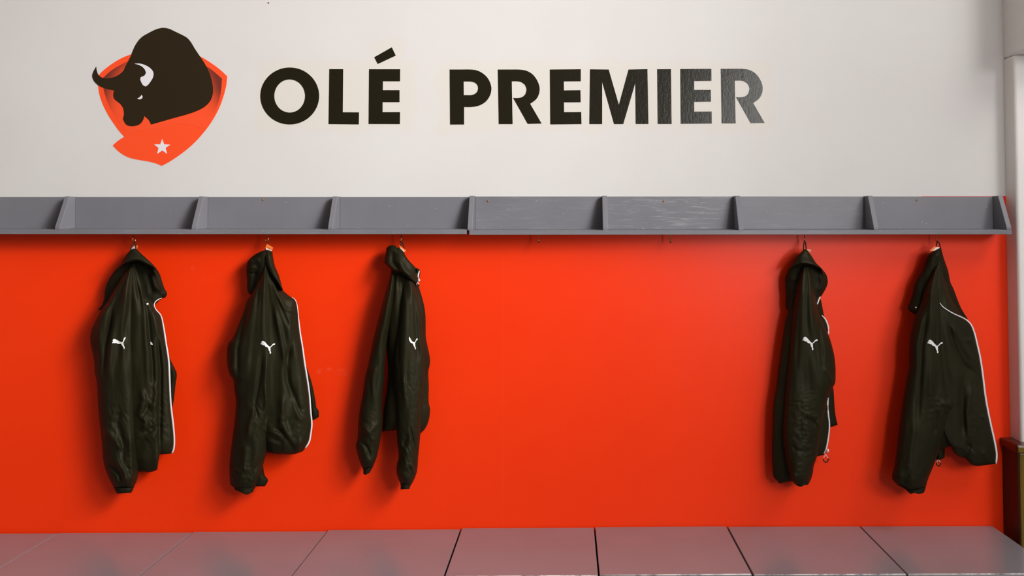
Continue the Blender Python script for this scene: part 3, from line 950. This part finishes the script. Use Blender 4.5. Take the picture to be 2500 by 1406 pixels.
J.part('hood_brim', [(321, 609), (312, 617), (294, 645), (286, 658)], [(332, 607.5), (349, 623), (366, 638.5), (381, 654), (391, 674)],
       top=[(321, 609), (327, 606.5), (332, 607.5)], bottom=[(286, 658), (303, 647), (325, 639), (340, 638.5), (358, 647), (376, 657), (391, 674)],
       base=(0.068, 0.095), T=0.058, Tb=0.03, n=50, m=60, noise_amp=0.004, e1=0.12, emin=0.25, strokes=[([(300, 640), (318, 632), (335, 631)], 5, 0.006)])
J.part('sleeve', [(402, 866), (403, 920), (404, 1001)], [(410, 866), (419, 884), (426.5, 899), (431.5, 911), (429, 936), (425, 972), (420, 1003)], base=(0.045, 0.045), T=0.02, Tb=0.03, mat='lining', n=50, m=30)
J.zip([(395, 727), (385, 732), (379, 737), (376.3, 745), (381, 756), (392, 769), (398, 792), (405, 838), (411.5, 879), (414, 928), (416.5, 984), (422.5, 1037), (425, 1069), (423.5, 1097), (419.5, 1107)], 4.6)
J.logo(CAT1)
J.dot(360, 742, 2.6)
J.patch('care_label', [(367, 834), (371.5, 837), (373, 842), (367.5, 841)], 'print')
J.loop([(318, 612), (322, 600), (326, 593), (329, 594), (331, 601), (332, 611)], [0.08, 0.075, 0.068, 0.068, 0.07, 0.075])
J.swing_tag([(318, 609), (322, 604), (330, 598), (337.5, 600), (334.5, 608), (331, 612), (320, 613)], [(317.5, 609.5), (322, 604.5), (329, 601.5), (330, 607), (322, 609.5)], 0.05)

# ---- second jacket
J = Jacket('black hooded jacket with the orange tag showing above its hood, second from left', 653, 1208, 2)
J.part('hood', [(642, 612), (634, 615), (621.5, 622), (610.6, 631), (604.6, 639), (601.7, 652), (601.7, 666), (603.4, 681), (603.4, 702.6), (605, 712), (611, 720)],
       [(664, 612), (666.5, 625), (671, 649.4), (679.5, 669), (686.8, 693), (690.4, 707.5), (700, 718)], top=[(642, 612), (650, 610), (664, 612)],
       bottom=[(611, 720), (640, 724), (670, 722), (700, 718)], base=(0.066, 0.06), T=0.045, Tb=0.035, mat='lining', noise_amp=0.006,
       strokes=[([(604, 668), (618, 668), (628, 664)], 3, -0.008), ([(608, 640), (622, 637), (634, 632)], 6, 0.007), ([(610, 655), (626, 652)], 4, 0.006), ([(632, 640), (622, 680), (616, 715)], 8, -0.010)])
J.part('torso', [(645, 640), (632, 680), (616, 720), (606, 760), (600, 810), (600, 900), (615, 1000), (640, 1092)],
       [(653, 640), (662, 672), (677, 694), (690, 708), (700, 717), (712, 726), (720.6, 731.6), (725.5, 744), (729, 777.5), (732.7, 814), (738.8, 852), (743, 885), (748, 916), (754.5, 960), (758, 1006), (760.5, 1035), (758, 1059), (754.5, 1077), (748, 1090), (739, 1102)],
       bottom=[(640, 1092), (652, 1103), (665, 1106.5), (694, 1109), (720.6, 1108), (739, 1102)],
       base=(0.08, 0.072), T=0.058, Tb=0.05, fan=(648, 625, 24, 0.0055, 90, 480), n=130, m=84,
       strokes=[([(676, 720), (694, 752), (722, 762)], 4, 0.006), ([(672, 712), (692, 764), (706, 800)], 4, -0.007), ([(668, 740), (690, 850), (702, 905)], 6, 0.010), ([(714, 830), (700, 880), (702, 930), (722, 985), (735, 1020)], 7, -0.014),
                ([(690, 960), (688, 1030), (712, 1085)], 8, 0.012), ([(712, 960), (728, 1015), (742, 1030)], 5, 0.009), ([(656, 1055), (680, 1058), (690, 1070)], 5, 0.010), ([(660, 1070), (690, 1080)], 4, -0.008), ([(668, 1040), (700, 1070), (718, 1100)], 6, -0.008),
                ([(740, 1070), (722, 1104)], 6, 0.006)],
       crinkle=[(680, 1050, 40, 50, 0.005, -30), (740, 1020, 25, 70, 0.003, 10)])
J.part('sleeve', [(621, 1128), (618, 1160), (614, 1188)], [(642, 1134), (647, 1161), (654.5, 1172), (647, 1187)], base=(0.07, 0.07), T=0.03, Tb=0.03, mat='lining', n=30, m=30, emin=0.5)
J.part('sleeve', [(645, 648), (631, 685), (613, 720), (604.6, 730), (592.5, 765.5), (580, 797), (573, 814), (566, 828), (559, 835), (555, 848), (554, 869), (556, 897), (562, 916), (569.5, 927), (572, 952.5), (576, 976.7), (574, 1013), (567, 1073), (560, 1134), (560, 1153), (561, 1170), (562.5, 1184)],
       [(652, 648), (660, 690), (668, 740), (674, 800), (678, 860), (680, 900), (677, 940), (672, 980), (663, 1020), (656, 1060), (652, 1100), (642, 1136), (634, 1165), (623, 1191)],
       bottom=[(562.5, 1184), (580, 1192), (602, 1196), (623, 1191)],
       base=(0.09, 0.088), T=0.062, Tb=0.055, fan=(648, 625, 30, 0.005, 80, 620), n=160, m=72, e1=0.05,
       strokes=[([(612, 730), (592, 800), (580, 850), (580, 930)], 6, -0.012), ([(628, 730), (612, 820), (600, 920)], 8, 0.008), ([(640, 860), (632, 930), (622, 990), (628, 1020)], 5, -0.010), ([(652, 870), (646, 940), (654, 1010)], 5, 0.008),
                ([(625, 985), (608, 1040), (604, 1070)], 6, 0.010), ([(655, 1000), (640, 1050), (650, 1070)], 5, -0.008), ([(566, 1145), (590, 1150), (605, 1145)], 5, 0.008), ([(585, 1180), (615, 1155), (640, 1120)], 6, -0.006), ([(600, 1085), (596, 1150)], 9, 0.008),
                ([(556, 880), (570, 905)], 5, 0.005)],
       crinkle=[(590, 1160, 40, 40, 0.005, 20), (640, 1010, 30, 50, 0.004, 60)])
J.part('cuff', [(563, 1183), (571, 1190), (573, 1195.5)], [(622, 1188), (618.5, 1200), (612, 1199.5)], bottom=[(573, 1195.5), (587, 1201), (602, 1207.5), (609, 1205), (612, 1199.5)], base=(0.09, 0.09), T=0.036, Tb=0.03, mat='knit', n=16, m=40)
J.part('hood_brim', [(642, 620), (648, 645), (655, 661), (665, 678), (676, 692), (688, 707)], [(665, 613), (666.5, 625), (671.5, 649.4), (680, 669), (687, 693), (691, 708)], top=[(642, 620), (652, 611), (665, 613)],
       base=(0.07, 0.095), T=0.05, Tb=0.03, n=60, m=36, strokes=[([(645, 628), (658, 660), (675, 688)], 3.5, 0.006)])
J.part('sleeve', [(738, 882), (748, 930), (754, 980), (758, 1027)], [(744, 882), (748, 894.5), (758, 923.5), (765, 950), (771, 984), (772.6, 995), (777.4, 1001), (778.6, 1018)], bottom=[(758, 1027), (764, 1026), (778.6, 1018)], base=(0.05, 0.05), T=0.02, Tb=0.035, mat='lining', n=50, m=30)
J.zip([(712.5, 725.5), (719, 730), (724, 741), (728.5, 777.5), (732.7, 814), (738.8, 852), (744, 889), (748.5, 916), (754.8, 960), (758.3, 1006), (760.8, 1035), (758.3, 1059), (754.5, 1078), (745, 1094)], 4.6)
J.logo(move(CAT, -1323.5, 9.5, 0.96))
J.loop([(648, 609), (651, 598), (652, 594.5), (655, 600), (657, 609)], [0.08, 0.07, 0.066, 0.068, 0.075])
J.swing_tag([(651.7, 595.2), (667, 604), (663.6, 613.6), (647, 607)], [(649.5, 605), (663.5, 611), (662.5, 613.5), (648, 609)], 0.078, ink=[[(653, 603.2), (664, 608.5), (663.6, 609.3), (652.6, 604)]])

# ---- third jacket
J = Jacket('slim black hooded jacket with two separate hanging sleeves, third from left', 980, 1195, 3)
J.part('torso', [(955, 655), (953.6, 669), (946, 698), (938, 727), (934, 765), (938, 800), (944, 850), (947, 894), (945, 948), (938, 989), (935, 1020), (933, 1053)],
       [(1017, 680), (1022.5, 700), (1031, 727), (1036, 748.5), (1038.7, 768), (1039.4, 802), (1039.6, 821), (1044, 845), (1049, 869), (1050, 884), (1049, 892), (1046, 906), (1047, 940), (1047, 984), (1050, 998), (1049, 1015), (1044, 1035), (1036, 1049), (1026, 1059)],
       bottom=[(933, 1053), (949, 1052), (967, 1050), (1000, 1057), (1026, 1059)], base=(0.07, 0.06), T=0.05, Tb=0.045, fan=(975, 610, 24, 0.004, 90, 480), n=120, m=64,
       strokes=[([(1012, 710), (1022, 760), (1026, 830)], 4, -0.006)], crinkle=[(1040, 930, 20, 90, 0.003, 30)])
J.part('sleeve', [(954, 668), (946, 698), (936.7, 727), (927, 765.5), (917, 804), (907.7, 845), (898, 893.6), (892, 916), (886, 957), (877.5, 1006), (874, 1044), (872.6, 1071), (868.5, 1088), (871, 1102), (880, 1131), (886, 1145)],
       [(966, 668), (964, 700), (960, 740), (952, 790), (945, 830), (941, 870), (938.5, 900), (938, 928), (934.5, 960), (933, 991), (933, 1035), (930.6, 1059), (926, 1088), (920, 1114.5), (910, 1141)],
       base=(0.085, 0.085), T=0.05, Tb=0.045, fan=(960, 640, 24, 0.004, 80, 620), n=140, m=56, e1=0.04,
       strokes=[([(942, 803), (955, 803), (962, 790)], 4, 0.007), ([(940, 810), (944, 850), (946, 880)], 4, -0.009), ([(950, 700), (938, 790), (920, 870)], 6, 0.007), ([(920, 890), (906, 930), (908, 975)], 6, 0.008), ([(902, 900), (906, 970)], 4, -0.007),
                ([(880, 1040), (900, 1055), (924, 1032)], 6, 0.008), ([(876, 1070), (895, 1092), (905, 1120)], 6, -0.010), ([(890, 1040), (920, 1080)], 8, 0.008), ([(884, 1080), (900, 1120)], 5, 0.006)],
       crinkle=[(900, 1060, 30, 60, 0.004, 30)])
J.part('cuff', [(886, 1143), (887, 1150), (887, 1157)], [(910, 1140), (906, 1148), (902, 1154)], bottom=[(887, 1157), (892, 1159), (897, 1157), (902, 1154)], base=(0.086, 0.086), T=0.025, Tb=0.022, mat='knit', n=14, m=28)
J.part('sleeve', [(985, 678), (975, 740), (968, 800), (962, 860), (960, 923), (964, 970), (966, 1006), (968, 1049), (970.5, 1085.5), (973, 1114.5), (968.5, 1136), (968, 1153), (973, 1170), (978, 1181)],
       [(1012, 684), (1021, 727), (1029, 770), (1033, 821), (1038, 870), (1037, 920), (1034, 970), (1031, 1010), (1027, 1050), (1024, 1085.5), (1021, 1117), (1018, 1151), (1009, 1175), (1003, 1185)],
       base=(0.09, 0.095), T=0.058, Tb=0.05, fan=(985, 620, 22, 0.004, 80, 620), n=150, m=64, e1=0.04,
       strokes=[([(995, 690), (990, 780), (985, 880), (984, 960)], 8, 0.007), ([(1010, 700), (1016, 800), (1022, 880)], 6, -0.008), ([(978, 720), (974, 820), (970, 900)], 5, -0.006), ([(1000, 1040), (1010, 1080), (1020, 1115)], 3, -0.007), ([(1030, 930), (1026, 1000)], 4, -0.007),
                ([(995, 1060), (985, 1090)], 6, -0.008), ([(992, 1090), (990, 1150)], 8, 0.008), ([(1004, 1130), (1012, 1160)], 5, 0.008), ([(985, 920), (990, 1000)], 6, 0.006)],
       crinkle=[(1000, 1120, 35, 60, 0.004, 60), (1005, 960, 35, 60, 0.003, 70)])
J.part('cuff', [(977.5, 1179), (978, 1187), (978, 1195)], [(1003.5, 1183), (1001, 1189), (999.5, 1194)], base=(0.096, 0.096), T=0.03, Tb=0.03, mat='knit', n=14, m=30)
J.part('hood', [(943.5, 605), (940.5, 623), (937, 641)], [(1019, 655.5), (1025, 660), (1023.5, 680), (1019, 697)],
       top=[(943.5, 605), (951, 600), (958.4, 598), (965, 600), (970.5, 605), (974, 604), (985, 614), (990, 624), (999.5, 637), (1009, 648), (1014, 655), (1019, 655.5)],
       bottom=[(937, 641), (946, 649), (958, 660), (968, 666), (982, 672), (1000, 684), (1019, 697)], base=(0.064, 0.088), T=0.062, Tb=0.035, n=60, m=70, emin=0.3, e0=0.25, e1=0.12,
       strokes=[([(960, 610), (958, 640), (978, 668), (1000, 684)], 6, -0.010), ([(972, 630), (984, 656), (1008, 680)], 7, 0.010), ([(946, 608), (944, 638)], 6, 0.004)])
q = J.zip([(1023.3, 660), (1022, 668), (1020.6, 674), (1022, 681), (1020.5, 688)], 3.4)
J.part('hood_collar', [(1015, 655), (1015, 668)], [(1020, 654.5), (1025.5, 660)], top=[(1015, 655), (1020, 654.5)], base=(0.1, 0.1), T=0.02, Tb=0.02, mat='lining', n=14, m=14)
J.puller(1020, 689, 0.55, 0.112)
J.logo(CAT3)
J.loop([(977, 604), (979, 597), (982, 591), (984, 597), (987, 608)], [0.07, 0.066, 0.062, 0.064, 0.07])
J.swing_tag([(974.5, 598), (991.5, 611), (989.5, 614.5), (986, 615), (977, 606)], [(977, 604), (988, 613), (986.5, 615.5), (979, 609)], 0.075)

# ---- fourth jacket
J = Jacket('black hooded jacket with a zip pull dangling at its hem, second from right', 1964, 1188, 4)
J.part('hood', [(1963, 609), (1958, 614), (1945, 625), (1936.7, 637), (1923.4, 661.5), (1917.4, 677), (1917.4, 700), (1919, 724), (1918.6, 751), (1923.4, 758)],
       [(1968, 608), (1973, 613), (1982.6, 626.5), (1994.7, 644.6), (2009, 659), (2018, 672), (2021, 690), (2017.7, 701), (2009, 717), (2002, 728)], top=[(1963, 609), (1968, 608)],
       bottom=[(1923.4, 758), (1950, 760), (1985, 750), (2002, 728)], base=(0.055, 0.045), T=0.035, Tb=0.03, mat='lining', noise_amp=0.006,
       strokes=[([(2000, 662), (2008, 690), (1998, 715)], 7, 0.010), ([(1925, 680), (1945, 682)], 5, 0.006)])
J.part('torso', [(1953, 648), (1938, 690), (1926, 740), (1923.4, 760.6), (1917.4, 782), (1911, 821), (1905, 862), (1900.4, 896), (1895.6, 940), (1888, 989), (1885.4, 1049), (1884.7, 1097.5), (1886, 1141), (1889.5, 1166), (1898, 1173.7), (1902, 1180.5)],
       [(1972, 648), (1985, 690), (1999, 722), (2004, 732), (2009, 756), (2013, 774), (2020, 794), (2022, 815), (2026, 840), (2030, 900), (2028, 945), (2023, 972), (2021.8, 995), (2024, 1013), (2026, 1035), (2025, 1054), (2021, 1078), (2016.5, 1097.5), (2011.6, 1111)],
       bottom=[(1902, 1180.5), (1917, 1177), (1935, 1174), (1960, 1145), (1980, 1120), (1995, 1114), (2011.6, 1111)], base=(0.055, 0.055), T=0.04, Tb=0.04, fan=(1966, 630, 22, 0.004, 90, 480), n=120, m=70)
J.part('sleeve', [(1958, 646), (1945, 700), (1936, 760), (1930, 820), (1924, 880), (1918, 940), (1914, 1000), (1911, 1061), (1914, 1090), (1922, 1141), (1930, 1168), (1938, 1180)],
       [(1978, 648), (1986, 690), (1993, 730), (2000, 765), (2013, 798), (2023.7, 820), (2031, 843), (2037, 869), (2040, 898), (2040, 911), (2038.7, 936), (2033, 946), (2022, 975), (2012, 1010), (2004, 1060), (1998, 1100), (1994.7, 1114.5), (1986, 1141), (1985, 1153), (1979, 1173)],
       bottom=[(1938, 1180), (1949, 1183), (1962, 1181), (1979, 1173)], base=(0.075, 0.09), T=0.06, Tb=0.05, fan=(1966, 620, 26, 0.0045, 80, 620), n=160, m=80, e1=0.04,
       strokes=[([(1985, 690), (2000, 800), (2010, 900)], 5, -0.007), ([(1956, 700), (1950, 800), (1944, 900)], 5, -0.005), ([(2012, 895), (2028, 925), (2038, 935)], 5, 0.008), ([(1975, 700), (1980, 820)], 8, 0.005),
                ([(1960, 1020), (1985, 1030), (2000, 1050)], 5, -0.010), ([(1985, 1050), (1998, 1035), (2006, 1020)], 5, 0.009), ([(1970, 1010), (2000, 1020)], 5, 0.006), ([(1924, 1150), (1945, 1165)], 5, 0.007), ([(1935, 1090), (1945, 1100), (1985, 1105)], 4, -0.004)],
       crinkle=[(1965, 1080, 50, 80, 0.0045, -12), (1960, 1000, 50, 50, 0.003, 5)])
J.part('cuff', [(1937, 1178), (1943, 1183.5), (1949, 1187)], [(1978, 1172), (1976, 1178), (1971.7, 1184)], bottom=[(1949, 1187), (1954, 1188), (1958.4, 1187.5), (1963, 1184.5), (1971.7, 1184)], base=(0.09, 0.09), T=0.034, Tb=0.03, mat='knit', n=14, m=36)
J.part('hood_brim', [(1963.5, 608.5), (1958, 614), (1945, 625), (1936.7, 637), (1924, 660)], [(1967.5, 608), (1973, 613), (1982.6, 626.5), (1994.7, 644.6), (2009, 659), (2017, 670)], top=[(1963.5, 608.5), (1967.5, 608)],
       bottom=[(1924, 660), (1940, 651), (1958, 647), (1975, 648.5), (1992, 653), (2009, 661), (2017, 670)], base=(0.055, 0.085), T=0.055, Tb=0.03, n=50, m=60, e1=0.12, emin=0.25, strokes=[([(1950, 640), (1970, 637), (1992, 646)], 6, 0.005)])
J.part('sleeve', [(2010, 935), (2015, 990), (2020, 1044)], [(2030, 935), (2034, 946), (2037, 984), (2040.6, 1018), (2045.5, 1037)], bottom=[(2020, 1044), (2030, 1042), (2045.5, 1037)], base=(0.035, 0.035), T=0.018, Tb=0.02, mat='lining', n=40, m=28)
J.zip([(2002.6, 724), (1999, 732), (1995.3, 743)], 3.4, lift=0.005)
J.zip([(2006.5, 770), (2014, 778), (2019.5, 789), (2022.3, 800), (2022.6, 816)], 3.6, lift=0.004)
J.zip([(2022, 971), (2020.8, 986), (2022.6, 1013), (2025, 1035), (2024, 1054), (2020.8, 1078), (2016.5, 1097), (2011.5, 1108)], 3.6, lift=0.004)
J.puller(2016, 1109, 1.0, 0.075)
J.logo(move(CAT, 0.3, 0.2))
J.loop([(1961.5, 612), (1962, 601), (1963.5, 590), (1965, 590), (1967.5, 600), (1968.5, 611)], [0.065, 0.058, 0.05, 0.05, 0.056, 0.062])
J.swing_tag([(1969, 609), (1972, 608.5), (1980.5, 611.5), (1978, 617), (1974, 615)], [(1969, 609), (1972, 608), (1980.5, 610.8), (1980, 612)], 0.045)

# ---- fifth jacket
J = Jacket('black hooded jacket with a wide open front edged in white, nearest the wooden dado', 2287, 1206, 5)
J.part('hood', [(2289, 606.5), (2276, 614.4), (2266.4, 623), (2260, 637), (2253, 657), (2240, 678.5), (2232.5, 695), (2227.7, 717), (2220.5, 739), (2215.6, 753), (2219, 758), (2235, 768)],
       [(2297.5, 605.5), (2305, 632.5), (2315, 661.6), (2321, 690.6), (2327, 702.7), (2346, 751), (2363, 779)], top=[(2289, 606.5), (2297.5, 605.5)], bottom=[(2235, 768), (2290, 778), (2363, 779)],
       base=(0.06, 0.055), T=0.045, Tb=0.035, mat='lining', noise_amp=0.006, strokes=[([(2290, 625), (2280, 680), (2262, 740)], 7, -0.010), ([(2301, 640), (2316, 700), (2330, 745)], 7, 0.008)])
J.part('torso', [(2286, 645), (2264, 690), (2248, 740), (2242, 800), (2242, 900), (2248, 1000), (2262, 1060), (2288, 1098)],
       [(2298, 645), (2311, 690), (2325, 730), (2345, 766), (2358, 780), (2370.4, 792), (2377.7, 809), (2385, 838), (2392, 869.6), (2398, 908), (2406.7, 976.7), (2418.8, 1037), (2428.5, 1080.7), (2433, 1109.7), (2431.5, 1132)],
       bottom=[(2288, 1098), (2306, 1094), (2324.5, 1088), (2327, 1102), (2339, 1114), (2356, 1119.4), (2370, 1133), (2382.5, 1137.5), (2402, 1136), (2431.5, 1132)],
       base=(0.078, 0.075), T=0.052, Tb=0.05, fan=(2292, 625, 22, 0.005, 90, 480), n=140, m=84,
       strokes=[([(2310, 780), (2330, 850), (2352, 890), (2385, 915)], 6, -0.010), ([(2325, 790), (2350, 840), (2375, 880)], 7, 0.008), ([(2345, 830), (2380, 832)], 5, 0.006), ([(2348, 920), (2350, 1000), (2352, 1060)], 7, -0.010), ([(2375, 940), (2360, 1010), (2372, 1090)], 8, 0.008),
                ([(2395, 1010), (2414, 1035)], 5, 0.006), ([(2360, 1115), (2366, 1080)], 6, -0.008), ([(2400, 1100), (2415, 1128)], 6, 0.005)],
       crinkle=[(2395, 1000, 35, 90, 0.0035, 15), (2380, 1110, 40, 30, 0.003, 40)])
J.part('sleeve', [(2282, 1075), (2286, 1122)], [(2306, 1080), (2306.5, 1117)], bottom=[(2286, 1122), (2296, 1122), (2306.5, 1117)], base=(0.06, 0.06), T=0.02, Tb=0.03, mat='lining', n=24, m=24, emin=0.5)
J.part('sleeve', [(2282, 655), (2260, 700), (2245, 748), (2235, 771), (2227.7, 797), (2221.7, 821), (2220, 850), (2219, 897), (2217, 908), (2208, 957), (2198.7, 1015), (2190, 1088), (2183, 1141), (2177.5, 1166), (2183, 1177)],
       [(2292, 655), (2298, 740), (2305, 800), (2312, 860), (2320, 920), (2329, 952.5), (2340, 988), (2328, 1010), (2315, 1047), (2305, 1073), (2290.6, 1107), (2278.5, 1139), (2266.4, 1168), (2260, 1190)],
       bottom=[(2183, 1177), (2206, 1190), (2224, 1198), (2260, 1190)], base=(0.092, 0.09), T=0.06, Tb=0.055, fan=(2290, 625, 26, 0.0045, 80, 640), n=160, m=80, e1=0.05,
       strokes=[([(2262, 760), (2250, 850), (2246, 940), (2240, 1040)], 7, -0.010), ([(2280, 740), (2276, 860), (2270, 1000)], 8, 0.007), ([(2300, 800), (2304, 880), (2312, 960)], 6, -0.007), ([(2318, 930), (2330, 975)], 4, 0.008), ([(2300, 985), (2325, 988)], 6, 0.007),
                ([(2285, 1000), (2282, 1060)], 6, -0.007), ([(2234, 1020), (2224, 1100), (2214, 1160)], 8, 0.006), ([(2200, 1180), (2222, 1160)], 5, -0.006)],
       crinkle=[(2300, 1000, 40, 40, 0.004, 20), (2225, 1160, 40, 40, 0.003, 30)])
J.part('cuff', [(2183, 1176), (2192, 1184), (2206, 1192), (2223, 1206)], [(2260.5, 1188), (2258, 1198), (2254, 1204)], top=[(2183, 1176), (2206, 1189), (2224, 1196), (2260.5, 1188)], bottom=[(2223, 1206), (2232, 1203.5), (2242, 1205.5), (2254, 1204)], base=(0.09, 0.09), T=0.036, Tb=0.03, mat='knit', n=14, m=40)
J.zip([(2294.5, 739), (2299, 746), (2312, 756), (2329, 766), (2346, 773.5), (2358, 780), (2370.2, 792), (2377.7, 809), (2385, 838), (2392.3, 870), (2398, 905), (2407, 976), (2419, 1037), (2428.7, 1080), (2433.2, 1109), (2432, 1132)], 4.8, lift=0.004)
J.dot(2236, 750.5, 2.0)
J.puller(2291.5, 1121, 0.85, 0.07)
J.logo(move(CAT, 305.5, 7.3, 1.0))
J.loop([(2285, 607), (2286.5, 597), (2288, 591), (2292, 592), (2295, 601), (2297, 609)], [0.065, 0.058, 0.055, 0.055, 0.06, 0.065])
J.swing_tag([(2269.5, 611.5), (2281, 601.5), (2294.5, 604), (2290, 610), (2276, 613)], [(2276, 612), (2287, 603), (2294.5, 604), (2289, 610)], 0.08)
